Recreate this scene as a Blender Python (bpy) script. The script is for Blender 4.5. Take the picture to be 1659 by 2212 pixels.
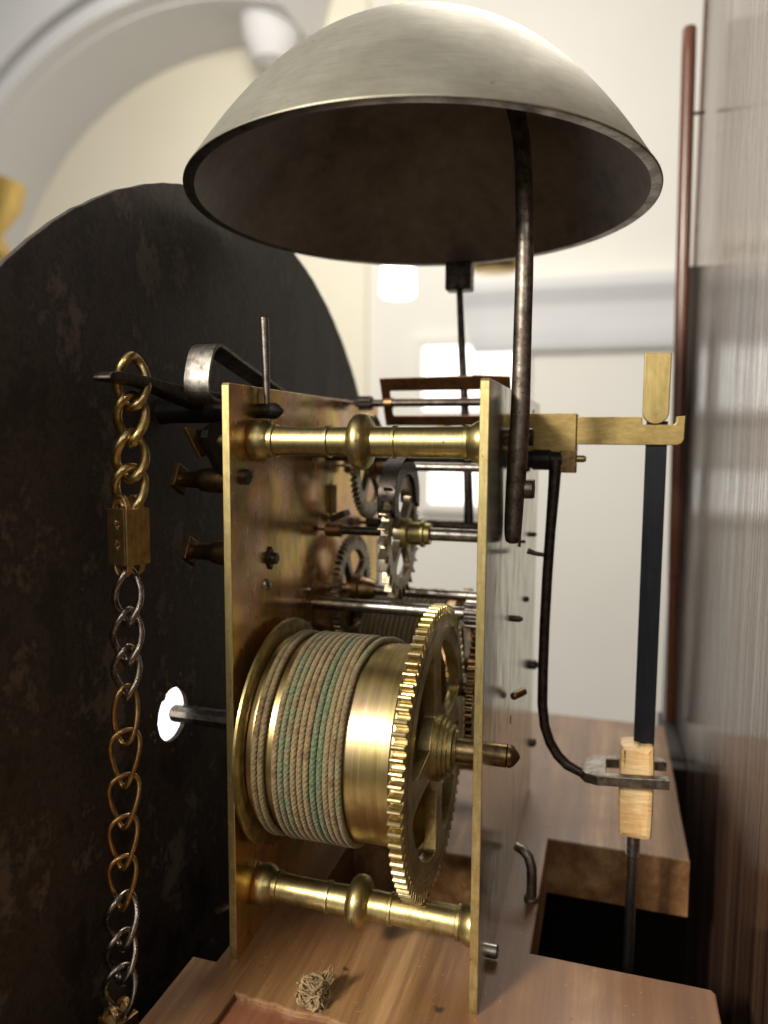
import bpy, bmesh, math, random
from mathutils import Vector, Matrix
import numpy as np
random.seed(7); rng = np.random.default_rng(7)
scene = bpy.context.scene
for o in list(bpy.data.objects): bpy.data.objects.remove(o)
COL = scene.collection
S = 0.001                                    # everything below is written in millimetres
R = math.radians

# ------------------------------------------------------------------ camera
cam_d = bpy.data.cameras.new('camera'); cam = bpy.data.objects.new('camera', cam_d); COL.objects.link(cam)
right = Vector((0.95697364, 0.29010377, 0.00642323)); up = Vector((-0.03425052, 0.09094683, 0.99526659)); fwd = Vector((-0.28814641, 0.95266388, -0.09696993))
m = Matrix((right, up, -fwd)).transposed().to_4x4(); m.translation = Vector((87.80, -161.36, 134.34)) * S
cam.matrix_world = m
cam_d.sensor_fit = 'HORIZONTAL'; cam_d.sensor_width = 36; cam_d.lens = 1604.98 / 1659 * 36
cam_d.clip_start = 0.005; cam_d.clip_end = 60
cam_d.dof.use_dof = True; cam_d.dof.focus_distance = 0.182; cam_d.dof.aperture_fstop = 13.5
scene.camera = cam

# ------------------------------------------------------------------ world: soft indoor light, ceiling brighter than floor
w = bpy.data.worlds.new('World'); scene.world = w; w.use_nodes = True
nt = w.node_tree; bg = nt.nodes['Background']
tc = nt.nodes.new('ShaderNodeTexCoord'); sp = nt.nodes.new('ShaderNodeSeparateXYZ'); cr = nt.nodes.new('ShaderNodeValToRGB'); mr = nt.nodes.new('ShaderNodeMapRange')
mr.inputs['From Min'].default_value = -1; mr.inputs['From Max'].default_value = 1
nt.links.new(tc.outputs['Generated'], sp.inputs[0]); nt.links.new(sp.outputs['Z'], mr.inputs['Value']); nt.links.new(mr.outputs[0], cr.inputs[0]); nt.links.new(cr.outputs[0], bg.inputs['Color'])
e = cr.color_ramp.elements; e[0].position = 0.30; e[0].color = (0.03, 0.025, 0.02, 1); e[1].position = 0.85; e[1].color = (0.88, 0.86, 0.81, 1)
x = e.new(0.52); x.color = (0.36, 0.335, 0.295, 1)
bg.inputs['Strength'].default_value = 0.68

def area(name, loc, target, size, power, col, size_y=None):
    l = bpy.data.lights.new(name, 'AREA'); l.energy = power; l.color = col; l.size = size * S
    if size_y: l.shape = 'RECTANGLE'; l.size_y = size_y * S
    o = bpy.data.objects.new(name, l); COL.objects.link(o); o.location = Vector(loc) * S
    d = (Vector(target) - Vector(loc)); o.rotation_euler = d.to_track_quat('-Z', 'Y').to_euler(); return o
area('back_fill', (40, 1250, 1500), (90, 120, 0), 700, 14, (1.0, 0.94, 0.84))  # added fill from above and behind, brightens the far block of the seat
area('room_lamp_key', (-280, -610, 470), (35, 10, 70), 110, 8.0, (1.0, 0.93, 0.79))
area('wall_fill', (-700, 900, 1500), (-300, 2800, 400), 900, 39, (1.0, 0.95, 0.87))  # added unseen area light aimed at the far wall to brighten it
area('front_fill', (-40, -760, 420), (30, 0, 80), 420, 1.0, (1.0, 0.94, 0.83))  # added soft fill from the camera side for chain and brass

vs = scene.view_settings; scene.display_settings.display_device = 'sRGB'
vs.view_transform = 'Standard'; vs.look = 'None'; vs.exposure = 0.1; vs.gamma = 1.0; vs.use_curve_mapping = False

# ------------------------------------------------------------------ materials
def node_mat(name):
    M = bpy.data.materials.new(name); M.use_nodes = True; n = M.node_tree; return M, n, n.nodes['Principled BSDF'], n.nodes, n.links
def tex(nodes, links, kind, scale, stretch=(1, 1, 1), detail=4, rough=0.6, rot=(0, 0, 0)):
    tcn = nodes.new('ShaderNodeTexCoord'); mp = nodes.new('ShaderNodeMapping'); mp.inputs['Scale'].default_value = stretch; mp.inputs['Rotation'].default_value = rot
    links.new(tcn.outputs['Object'], mp.inputs[0]); t = nodes.new(kind)
    links.new(mp.outputs[0], t.inputs['Vector']); t.inputs['Scale'].default_value = scale
    if 'Detail' in t.inputs: t.inputs['Detail'].default_value = detail
    if 'Roughness' in t.inputs: t.inputs['Roughness'].default_value = rough
    return t
def ramp(nodes, links, src, stops):
    r = nodes.new('ShaderNodeValToRGB'); links.new(src, r.inputs[0]); el = r.color_ramp.elements
    while len(el) < len(stops): el.new(0.5)
    for q, (p, c) in zip(el, stops): q.position = p; q.color = (*c, 1) if len(c) == 3 else c
    return r.outputs[0]
def mix(nodes, links, a, b, f, mode='MIX'):
    x = nodes.new('ShaderNodeMix'); x.data_type = 'RGBA'; x.blend_type = mode
    for i, v in ((6, a), (7, b), (0, f)):
        if hasattr(v, 'links'): links.new(v, x.inputs[i])
        else: x.inputs[i].default_value = (*v, 1) if isinstance(v, tuple) else v
    return x.outputs[2]
def maprange(nodes, links, src, a, b, fa=0.3, fb=0.7):
    q = nodes.new('ShaderNodeMapRange'); links.new(src, q.inputs[0]); q.inputs[1].default_value = fa; q.inputs[2].default_value = fb; q.inputs[3].default_value = a; q.inputs[4].default_value = b; return q.outputs[0]
def bump(nodes, links, bsdf, src, strength, dist):
    b = nodes.new('ShaderNodeBump'); b.inputs['Strength'].default_value = strength; b.inputs['Distance'].default_value = dist * S
    links.new(src, b.inputs['Height']); links.new(b.outputs[0], bsdf.inputs['Normal'])
def metal(name, c, dark, rough=(0.22, 0.45), brush=(1, 1, 1), bscale=900, patch=180, amount=(0.42, 0.68), bstr=0.25, metallic=1.0, fine=0.25, specks=None):
    M, n, B, N, L = node_mat(name)
    p = tex(N, L, 'ShaderNodeTexNoise', patch, detail=6, rough=0.65); br = tex(N, L, 'ShaderNodeTexNoise', bscale, brush, detail=5, rough=0.7)
    f = maprange(N, L, p.outputs[0], 0, 1, *amount)
    col = mix(N, L, c, dark, f)
    g = maprange(N, L, br.outputs[0], 1 - fine, 1 + fine)
    gc = N.new('ShaderNodeCombineColor'); [L.new(g, gc.inputs[i]) for i in range(3)]
    col = mix(N, L, col, gc.outputs[0], 1.0, 'MULTIPLY')
    if specks:
        s = tex(N, L, 'ShaderNodeTexNoise', specks[0], detail=3); sf = maprange(N, L, s.outputs[0], 0, 0.85, specks[1], specks[1] + 0.06); col = mix(N, L, col, specks[2], sf)
    L.new(col, B.inputs['Base Color']); B.inputs['Metallic'].default_value = metallic
    rr = N.new('ShaderNodeMath'); rr.operation = 'MULTIPLY_ADD'; L.new(p.outputs[0], rr.inputs[0]); rr.inputs[1].default_value = (rough[1] - rough[0]) * 1.6; rr.inputs[2].default_value = rough[0] - (rough[1] - rough[0]) * 0.3
    L.new(rr.outputs[0], B.inputs['Roughness'])
    bump(N, L, B, br.outputs[0], bstr, 0.02)
    return M
MAT = {}
YEL = (0.60, 0.44, 0.17); OLD = (0.30, 0.195, 0.075)
MAT['brass_turned'] = metal('brass_turned', (0.50, 0.42, 0.20), (0.28, 0.215, 0.09), (0.30, 0.46), (9, .7, .7), 500, 260, fine=.25, specks=(900, .66, (.16, .09, .03)))
MAT['brass_edge'] = metal('brass_edge', (0.66, 0.54, 0.25), (0.48, 0.375, 0.16), (0.34, 0.5), (1, 1, .2), 900, 260, bstr=.6, specks=(600, .66, (.14, .08, .03)))
MAT['brass_wheel'] = metal('brass_wheel', (0.54, 0.45, 0.24), (0.34, 0.265, 0.13), (0.25, 0.45), (1, 1, 1), 1200, 220)
MAT['brass_teeth'] = metal('brass_teeth', (0.58, 0.43, 0.19), (0.26, 0.17, 0.07), (0.2, 0.4), (1, 1, 1), 900, 500)
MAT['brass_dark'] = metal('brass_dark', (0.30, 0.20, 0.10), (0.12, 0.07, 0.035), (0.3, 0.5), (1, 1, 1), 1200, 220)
MAT['bronze'] = metal('bronze', (0.26, 0.19, 0.10), (0.12, 0.08, 0.045), (0.28, 0.42), (1, 1, 1), 900, 320)
MAT['brass_grey'] = metal('brass_grey', (0.36, 0.31, 0.23), (0.16, 0.12, 0.08), (0.28, 0.5), (1, 1, 1), 1200, 300)
MAT['brass_cock'] = metal('brass_cock', (0.38, 0.285, 0.115), (0.29, 0.21, 0.085), (0.46, 0.58), (.3, 1, 1), 900, 120, bstr=.15, specks=(500, .68, (.12, .07, .03)))
MAT['brass_tab'] = metal('brass_tab', (0.42, 0.325, 0.14), (0.32, 0.24, 0.10), (0.42, 0.55), (1, 1, .08), 1400, 160, bstr=.3)
MAT['brass_chain'] = metal('brass_chain', (0.68, 0.53, 0.24), (0.40, 0.28, 0.11), (0.26, 0.42), (1, 1, 1), 900, 320)
MAT['brass_chain_thin'] = metal('brass_chain_thin', (0.52, 0.34, 0.14), (0.28, 0.17, 0.065), (0.28, 0.45), (1, 1, 1), 900, 320)
MAT['locket'] = metal('locket', (0.60, 0.41, 0.19), (0.38, 0.24, 0.10), (0.38, 0.52), (1, 1, .15), 1300, 300)
MAT['steel'] = metal('steel', (0.36, 0.34, 0.32), (0.12, 0.09, 0.075), (0.24, 0.42), (1, 1, 1), 1500, 420)
MAT['steel_dark'] = metal('steel_dark', (0.10, 0.085, 0.075), (0.035, 0.026, 0.022), (0.3, 0.48), (1, 1, 1), 1300, 420)
MAT['steel_chain'] = metal('steel_chain', (0.46, 0.42, 0.38), (0.22, 0.18, 0.16), (0.2, 0.34), (1, 1, 1), 900, 420)
MAT['iron_stand'] = metal('iron_stand', (0.27, 0.24, 0.21), (0.10, 0.078, 0.064), (0.38, 0.54), (1, 1, .5), 1600, 300, (.38, .64), .5, specks=(1100, .62, (.03, .02, .015)))
MAT['black_iron'] = metal('black_iron', (0.028, 0.026, 0.026), (0.014, 0.012, 0.012), (0.38, 0.55), (1, 1, 1), 900, 300, metallic=.6)
MAT['strip'] = metal('strip', (0.30, 0.28, 0.26), (0.11, 0.09, 0.08), (0.38, 0.52), (1, 1, 1), 1100, 380, bstr=.35)
MAT['vane'] = metal('vane', (0.20, 0.10, 0.045), (0.09, 0.045, 0.022), (0.35, 0.5), (.3, 1, 1), 700, 160)
MAT['blued'] = metal('blued', (0.018, 0.020, 0.027), (0.012, 0.013, 0.018), (0.36, 0.46), (1, 1, .05), 1500, 120, metallic=.7, bstr=.2)
MAT['rod_steel'] = metal('rod_steel', (0.55, 0.53, 0.52), (0.40, 0.38, 0.37), (0.22, 0.34), (1, 1, .05), 1200, 200)
MAT['bell_out'] = metal('bell_out', (0.45, 0.425, 0.35), (0.33, 0.305, 0.245), (0.46, 0.56), (1, 1, 14), 130, 55, (.35, .68), .12, fine=.12, specks=(260, .70, (.2, .15, .11)))
MAT['bell_rim'] = metal('bell_rim', (0.34, 0.30, 0.26), (0.12, 0.095, 0.08), (0.26, 0.42), (1, 1, 1), 900, 150, specks=(700, .62, (.03, .02, .015)))

def mat_plate(name, rear):
    M, n, B, N, L = node_mat(name)
    big = tex(N, L, 'ShaderNodeTexNoise', 34, (1, 1, .62), detail=3, rough=.55); st = tex(N, L, 'ShaderNodeTexNoise', 260, (1, 1, .05), detail=6, rough=.7); sm = tex(N, L, 'ShaderNodeTexNoise', 150, (1, 1, .5), detail=6)
    add = N.new('ShaderNodeMath'); add.operation = 'MULTIPLY_ADD'; L.new(st.outputs[0], add.inputs[0]); add.inputs[1].default_value = .28; L.new(big.outputs[0], add.inputs[2])
    if rear: col = ramp(N, L, add.outputs[0], [(.45, (.54, .49, .36)), (.6, (.64, .60, .48)), (.72, (.52, .55, .44)), (.85, (.58, .51, .41))])
    else: col = ramp(N, L, add.outputs[0], [(.42, (.46, .36, .16)), (.53, (.62, .48, .21)), (.59, (.95, .66, .18)), (.64, (.92, .52, .26)), (.69, (.86, .58, .42)), (.78, (.76, .62, .27))])
    d = maprange(N, L, (sm if rear else tex(N, L, 'ShaderNodeTexNoise', 55, (1, 1, .6), detail=7)).outputs[0], 0, .62, .48 if not rear else .56, .68 if not rear else .78); col = mix(N, L, col, (.20, .15, .075) if rear else (.30, .195, .075), d)
    sp = tex(N, L, 'ShaderNodeTexNoise', 420, (1, 1, .4), detail=2); sf = maprange(N, L, sp.outputs[0], 0, .8, .69, .74); col = mix(N, L, col, (.09, .055, .03), sf)
    L.new(col, B.inputs['Base Color']); B.inputs['Metallic'].default_value = 1
    L.new(maprange(N, L, sm.outputs[0], .13 if rear else .17, .26 if rear else .32), B.inputs['Roughness'])
    bump(N, L, B, st.outputs[0], .10, .02); return M
MAT['plate_front'] = mat_plate('plate_front', False); MAT['plate_rear'] = mat_plate('plate_rear', True)

def mat_drum():
    M, n, B, N, L = node_mat('drum')
    ring = tex(N, L, 'ShaderNodeTexNoise', 900, (1, .025, .025), detail=4, rough=.75); p = tex(N, L, 'ShaderNodeTexNoise', 60, (1, 1, 1), detail=3)
    col = ramp(N, L, p.outputs[0], [(.38, (.34, .25, .10)), (.5, (.46, .36, .16)), (.62, (.44, .32, .19)), (.7, (.36, .24, .14))])
    g = maprange(N, L, ring.outputs[0], .7, 1.2); gc = N.new('ShaderNodeCombineColor'); [L.new(g, gc.inputs[i]) for i in range(3)]
    L.new(mix(N, L, col, gc.outputs[0], 1.0, 'MULTIPLY'), B.inputs['Base Color']); B.inputs['Metallic'].default_value = 1
    B.inputs['Roughness'].default_value = .36; bump(N, L, B, ring.outputs[0], .3, .02); return M
MAT['drum'] = mat_drum()

def mat_wood(name, c1, c2, c3, rough, gscale, gloss=0.0, axis='y', bstr=.3, spots=None, patch=None):
    M, n, B, N, L = node_mat(name)
    st = {'y': (1, .045, 1), 'z': (1, 1, .035)}[axis]
    g = tex(N, L, 'ShaderNodeTexNoise', gscale, st, detail=8, rough=.62); fine = tex(N, L, 'ShaderNodeTexNoise', gscale * 9, st, detail=4, rough=.7); p = tex(N, L, 'ShaderNodeTexNoise', 22, detail=3)
    col = ramp(N, L, g.outputs[0], [(.34, c1), (.5, c2), (.66, c3)])
    gg = maprange(N, L, fine.outputs[0], .75, 1.2); gc = N.new('ShaderNodeCombineColor'); [L.new(gg, gc.inputs[i]) for i in range(3)]
    col = mix(N, L, col, gc.outputs[0], 1.0, 'MULTIPLY')
    if patch: col = mix(N, L, col, patch, maprange(N, L, p.outputs[0], 0, .7, .48, .62))
    if spots:
        s = tex(N, L, 'ShaderNodeTexNoise', spots, detail=2); col = mix(N, L, col, (.02, .014, .01), maprange(N, L, s.outputs[0], 0, .8, .70, .76))
        s2 = tex(N, L, 'ShaderNodeTexNoise', spots * 9, detail=1); col = mix(N, L, col, (.62, .52, .44), maprange(N, L, s2.outputs[0], 0, .7, .765, .80))
    L.new(col, B.inputs['Base Color']); L.new(maprange(N, L, p.outputs[0], rough - .07, rough + .07), B.inputs['Roughness'])
    B.inputs['Coat Weight'].default_value = gloss; B.inputs['Coat Roughness'].default_value = .26
    bump(N, L, B, fine.outputs[0], bstr, .12); return M
MAT['seat'] = mat_wood('seat', (.10, .040, .014), (.24, .122, .050), (.41, .245, .115), .5, 85, .25, 'y', .3, 160, (.17, .072, .032))
MAT['seat_red'] = mat_wood('seat_red', (.15, .05, .025), (.22, .085, .042), (.27, .11, .055), .4, 40, .5, 'y', .1, 200)
MAT['seat_end'] = mat_wood('seat_end', (.15, .06, .022), (.22, .095, .038), (.30, .14, .06), .6, 45, 0, 'z', .3)
MAT['case_dark'] = mat_wood('case_dark', (.012, .008, .006), (.02, .012, .009), (.03, .018, .012), .6, 60, 0, 'z')
MAT['post_wood'] = mat_wood('post_wood', (.09, .03, .018), (.15, .055, .03), (.20, .08, .045), .3, 60, .5, 'z', .1)

def mat_backboard():
    M, n, B, N, L = node_mat('backboard')
    g = tex(N, L, 'ShaderNodeTexNoise', 170, (1, 1, .008), detail=3, rough=.5); fine = tex(N, L, 'ShaderNodeTexNoise', 1000, (1, 1, .005), detail=3, rough=.6); lum = tex(N, L, 'ShaderNodeTexNoise', 300, (1, 1, .2), detail=3, rough=.55); pit = tex(N, L, 'ShaderNodeTexNoise', 700, (1, 1, .4), detail=1)
    col = ramp(N, L, g.outputs[0], [(.35, (.03, .013, .008)), (.5, (.07, .034, .021)), (.65, (.12, .066, .042))])
    L.new(col, B.inputs['Base Color']); B.inputs['Roughness'].default_value = .5; B.inputs['Specular IOR Level'].default_value = .3
    L.new(maprange(N, L, fine.outputs[0], .38, 1.0, .36, .54), B.inputs['Coat Weight']); B.inputs['Coat IOR'].default_value = 1.7
    L.new(maprange(N, L, fine.outputs[0], .02, .12), B.inputs['Coat Roughness'])
    def ma(a, k, b):
        q = N.new('ShaderNodeMath'); q.operation = 'MULTIPLY_ADD'; L.new(a, q.inputs[0]); q.inputs[1].default_value = k; L.new(b, q.inputs[2]); return q.outputs[0]
    h = ma(fine.outputs[0], .8, g.outputs[0]); h = ma(lum.outputs[0], .07, h); h = ma(maprange(N, L, pit.outputs[0], 0, 1, .66, .74), .14, h)
    b = N.new('ShaderNodeBump'); b.inputs['Strength'].default_value = 1.0; b.inputs['Distance'].default_value = .13 * S; L.new(h, b.inputs['Height']); L.new(b.outputs[0], B.inputs['Normal']); L.new(b.outputs[0], B.inputs['Coat Normal'])
    return M
MAT['backboard'] = mat_backboard()

def mat_mottle(name, stops, scale, rough, metallic, bstr, bdist, stretch=(1, 1, 1)):
    M, n, B, N, L = node_mat(name)
    a = tex(N, L, 'ShaderNodeTexNoise', scale, stretch, detail=9, rough=.68); b = tex(N, L, 'ShaderNodeTexNoise', scale * 9, detail=6, rough=.7)
    s = N.new('ShaderNodeMath'); s.operation = 'MULTIPLY_ADD'; L.new(b.outputs[0], s.inputs[0]); s.inputs[1].default_value = .35; L.new(a.outputs[0], s.inputs[2])
    L.new(ramp(N, L, s.outputs[0], stops), B.inputs['Base Color']); B.inputs['Metallic'].default_value = metallic
    L.new(maprange(N, L, a.outputs[0], rough - .1, rough + .1), B.inputs['Roughness']); bump(N, L, B, s.outputs[0], bstr, bdist); return M
MAT['dial_back'] = mat_mottle('dial_back', [(.50, (.009, .005, .0038)), (.60, (.019, .0120, .0088)), (.66, (.044, .031, .023)), (.71, (.018, .012, .009)), (.80, (.10, .076, .058))], 46, .6, 0, .6, .4, (1, 1, .75))
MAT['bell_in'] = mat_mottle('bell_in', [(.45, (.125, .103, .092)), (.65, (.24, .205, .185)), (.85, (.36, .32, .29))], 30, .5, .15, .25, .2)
def mat_amber():
    M, n, B, N, L = node_mat('amber')
    a = tex(N, L, 'ShaderNodeTexNoise', 90, (1, 1, .4), detail=5); sc = tex(N, L, 'ShaderNodeTexNoise', 520, (.3, 1, 1.5), detail=4, rough=.6, rot=(0, R(40), 0))
    col = ramp(N, L, a.outputs[0], [(.36, (.58, .34, .13)), (.5, (.70, .46, .21)), (.66, (.80, .60, .34))])
    L.new(mix(N, L, col, (.86, .70, .46), maprange(N, L, sc.outputs[0], 0, .35, .5, .75)), B.inputs['Base Color']); B.inputs['Roughness'].default_value = .3; B.inputs['Subsurface Weight'].default_value = .15; B.inputs['Subsurface Radius'].default_value = (.003, .0015, .0006)
    bump(N, L, B, sc.outputs[0], 1.0, .55); return M
MAT['amber'] = mat_amber()
MAT['flake'] = mat_mottle('flake', [(.45, (.05, .03, .015)), (.85, (.14, .095, .05))], 300, .7, 0, .6, .2)
MAT['wall'] = mat_mottle('wall', [(.4, (.78, .755, .69)), (.9, (.82, .79, .73))], 2, .8, 0, .05, .5)
MAT['wall_cool'] = mat_mottle('wall_cool', [(.4, (.72, .715, .72)), (.9, (.76, .755, .76))], 2, .8, 0, .05, .5)
MAT['wall_cream'] = mat_mottle('wall_cream', [(.4, (.82, .77, .62)), (.9, (.86, .80, .66))], 2, .8, 0, .05, .5)
MAT['gilt'] = mat_mottle('gilt', [(.4, (.42, .28, .07)), (.9, (.70, .50, .18))], 14, .35, .9, .2, .5)
MAT['twine'] = mat_mottle('twine', [(.45, (.12, .073, .034)), (.65, (.25, .17, .085)), (.85, (.40, .29, .16))], 300, .9, 0, .8, .3)

def mat_cord(name, green):
    M, n, B, N, L = node_mat(name)
    f = tex(N, L, 'ShaderNodeTexNoise', 1500, detail=4, rough=.7); p = tex(N, L, 'ShaderNodeTexNoise', 240, detail=3)
    col = ramp(N, L, p.outputs[0], [(.36, (.13, .085, .040)), (.5, (.205, .148, .072)), (.62, (.17, .138, .064))])
    if green:
        at = N.new('ShaderNodeAttribute'); at.attribute_name = 'verdigris'
        ad = N.new('ShaderNodeMath'); ad.operation = 'MULTIPLY_ADD'; L.new(p.outputs[0], ad.inputs[0]); ad.inputs[1].default_value = 1.1; L.new(at.outputs['Fac'], ad.inputs[2])
        gr = ramp(N, L, f.outputs[0], [(.35, (.045, .08, .042)), (.65, (.095, .155, .092))])
        col = mix(N, L, col, gr, maprange(N, L, ad.outputs[0], 0, .8, .85, 1.4))
    else: col = mix(N, L, col, (.12, .085, .045), .65)
    g = maprange(N, L, f.outputs[0], .6, 1.35); gc = N.new('ShaderNodeCombineColor'); [L.new(g, gc.inputs[i]) for i in range(3)]
    L.new(mix(N, L, col, gc.outputs[0], 1.0, 'MULTIPLY'), B.inputs['Base Color']); B.inputs['Roughness'].default_value = .82; B.inputs['Sheen Weight'].default_value = .1
    bump(N, L, B, f.outputs[0], .7, .12); return M
MAT['cord'] = mat_cord('cord', True); MAT['cord_brown'] = mat_cord('cord_brown', False)
def mat_emit(name, col, st):
    M, n, B, N, L = node_mat(name); B.inputs['Base Color'].default_value = (*col, 1); B.inputs['Emission Color'].default_value = (*col, 1); B.inputs['Emission Strength'].default_value = st; return M
MAT['lamp_glass'] = mat_emit('lamp_glass', (1, .98, .92), 3.0); MAT['pane'] = mat_emit('pane', (1, .98, .95), 1.25); MAT['shade'] = mat_emit('shade', (.97, .96, 1.0), 1.6)  # 'shade' is the emission of the made-up glow behind the winding hole

# ------------------------------------------------------------------ mesh helpers (millimetres, world axes: x back along the arbors, y away, z up)
class G:
    def __init__(s): s.v = []; s.f = []; s.m = []; s.k = set()
    def add(s, v, f, mi=0):
        k = len(s.v); s.v += [tuple(map(float, q)) for q in v]; s.f += [[i + k for i in q] for q in f]; s.m += [mi] * len(f); return s
def basis(d):
    d = np.array(d, float); d /= np.linalg.norm(d); a = np.array([0, 0, 1.]) if abs(d[2]) < .9 else np.array([0, 1., 0]); u = np.cross(a, d); u /= np.linalg.norm(u); return d, u, np.cross(d, u)
def lathe(g, prof, o=(0, 0, 0), d=(1, 0, 0), n=40, mi=0, closed=False, mats=None):
    g.k.add('l'); d, u, v = basis(d); o = np.array(o, float); V = []; k = len(prof)
    for s, r in prof:
        for i in range(n):
            t = 2 * math.pi * i / n; V.append(o + d * s + (u * math.cos(t) + v * math.sin(t)) * max(r, 1e-4))
    F = []; mm = []
    for j in range(k if closed else k - 1):
        j2 = (j + 1) % k
        for i in range(n): F.append([j * n + i, j * n + (i + 1) % n, j2 * n + (i + 1) % n, j2 * n + i]); mm.append(mats[j] if mats else mi)
    if not closed:
        if prof[0][1] > .01: F.append(list(range(n))[::-1]); mm.append(mi)
        if prof[-1][1] > .01: F.append([(k - 1) * n + i for i in range(n)]); mm.append(mi)
    q = len(g.m); g.add(V, F); g.m[q:] = mm; return g
def cyl(g, a, b, r, n=28, r2=None, bev=.15, mi=0):
    a = np.array(a, float); b = np.array(b, float); L = np.linalg.norm(b - a); r2 = r if r2 is None else r2
    return lathe(g, [(0, r - bev), (bev, r), (L - bev, r2), (L, r2 - bev)], a, b - a, n, mi)
def tube(g, pts, rad, n=12, closed=False, mi=0, flat=None):
    g.k.add('t'); P = np.array(pts, float); N = len(P); rad = np.full(N, rad, float) if np.isscalar(rad) else np.array(rad, float)
    T = np.roll(P, -1, 0) - np.roll(P, 1, 0)
    if not closed: T[0] = P[1] - P[0]; T[-1] = P[-1] - P[-2]
    T /= np.linalg.norm(T, axis=1)[:, None]; _, u, _ = basis(T[0]); U = [u]
    for i in range(1, N):
        u = U[-1] - T[i] * (U[-1] @ T[i]); U.append(u / np.linalg.norm(u))
    U = np.array(U)
    if closed:
        w_ = np.cross(T[0], U[0]); ul = U[-1] - T[0] * (U[-1] @ T[0]); ang = math.atan2(ul @ w_, ul @ U[0])
        th_ = -ang * np.arange(N) / N; Wv = np.cross(T, U); U = U * np.cos(th_)[:, None] + Wv * np.sin(th_)[:, None]
    W = np.cross(T, U); t = 2 * np.pi * np.arange(n) / n
    V = P[:, None] + rad[:, None, None] * (U[:, None] * np.cos(t)[None, :, None] + W[:, None] * np.sin(t)[None, :, None])
    F = []
    for j in range(N if closed else N - 1):
        j2 = (j + 1) % N
        for i in range(n): F.append([j * n + i, j * n + (i + 1) % n, j2 * n + (i + 1) % n, j2 * n + i])
    if not closed: F.append(list(range(n))[::-1]); F.append([(N - 1) * n + i for i in range(n)])
    return g.add(V.reshape(-1, 3), F, mi)
def box(g, lo, hi, bev=.2, mi=0, rot=None, seg=2):
    g.k.add('b'); b = bmesh.new(); bmesh.ops.create_cube(b, size=1); lo = Vector(lo); hi = Vector(hi); c = (lo + hi) / 2; s = hi - lo
    for q in b.verts: q.co = Vector((q.co.x * s.x, q.co.y * s.y, q.co.z * s.z))
    if bev: bmesh.ops.bevel(b, geom=list(b.edges), offset=bev, segments=seg, affect='EDGES', profile=.5)
    for q in b.verts: q.co = ((rot @ q.co) if rot else q.co) + c
    b.verts.index_update(); g.add([q.co for q in b.verts], [[q.index for q in f.verts] for f in b.faces], mi); b.free(); return g
def extrude(g, loops, c0, c1, axis='x', bev=0.0, mi=0):
    """2-D outline with holes, extruded from c0 to c1 along an axis: x -> (y,z), y -> (x,z), z -> (x,y)"""
    g.k.add('b'); cu = bpy.data.curves.new('outline', 'CURVE'); cu.dimensions = '2D'; cu.fill_mode = 'BOTH'; cu.extrude = abs(c1 - c0) / 2 - bev; cu.bevel_depth = bev; cu.bevel_resolution = 1; cu.offset = -bev
    for lp in loops:
        s = cu.splines.new('POLY'); s.points.add(len(lp) - 1); s.use_cyclic_u = True
        for p, q in zip(s.points, lp): p.co = (q[0], q[1], 0, 1)
    ob = bpy.data.objects.new('outline', cu); me = bpy.data.meshes.new_from_object(ob); c = (c0 + c1) / 2
    fx = {'x': lambda q: (q[2] + c, q[0], q[1]), 'y': lambda q: (q[0], -q[2] + c, q[1]), 'z': lambda q: (q[0], q[1], q[2] + c)}[axis]
    b = bmesh.new(); b.from_mesh(me); bmesh.ops.remove_doubles(b, verts=b.verts, dist=1e-4); b.verts.index_update()
    g.add([fx(q.co) for q in b.verts], [[q.index for q in f.verts] for f in b.faces], mi); b.free()
    bpy.data.objects.remove(ob); bpy.data.curves.remove(cu); bpy.data.meshes.remove(me); return g
def chaikin(P, it=2):
    for _ in range(it):
        Q = []
        for i in range(len(P)):
            a = P[i]; b = P[(i + 1) % len(P)]; Q += [(a[0] * .75 + b[0] * .25, a[1] * .75 + b[1] * .25), (a[0] * .25 + b[0] * .75, a[1] * .25 + b[1] * .75)]
        P = Q
    return P
def gear_loops(cy, cz, r_out, r_root, teeth, r_in, r_hub, spokes, sw, phase=0, kind='round', tp=0.0):
    out = []; st = 2 * math.pi / teeth
    for i in range(teeth):
        a = i * st + tp; jit = rng.normal(0, .012) * st
        if kind == 'round': hh = r_out - r_root; pr = [(-.5, r_root), (-.36, r_root + .04 * hh), (-.29, r_root + .2 * hh), (-.26, r_root + .55 * hh), (-.21, r_out - .2 * hh), (-.12, r_out - .04 * hh), (0, r_out), (.12, r_out - .04 * hh), (.21, r_out - .2 * hh), (.26, r_root + .55 * hh), (.29, r_root + .2 * hh), (.36, r_root + .04 * hh)]
        else: pr = [(-.5, r_root), (-.30, r_root + .1 * (r_out - r_root)), (-.05, r_root + .45 * (r_out - r_root)), (.18, r_out), (.24, r_out), (.22, r_root + .5 * (r_out - r_root)), (.16, r_root)]
        for f, r in pr: t = a + f * st + jit; out.append((cy + r * math.cos(t), cz + r * math.sin(t)))
    loops = [out]
    for k in range(spokes):
        a0 = phase + k * 2 * math.pi / spokes; a1 = a0 + 2 * math.pi / spokes; P = []
        for r, rev in ((r_in, 0), (r_hub, 1)):
            o = math.asin(min(.95, sw / 2 / r)); n = 6; ts = [a0 + o + (a1 - a0 - 2 * o) * i / n for i in range(n + 1)]
            P += [(cy + r * math.cos(t), cz + r * math.sin(t)) for t in (ts[::-1] if rev else ts)]
        loops.append(chaikin(P, 3))
    return loops
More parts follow.
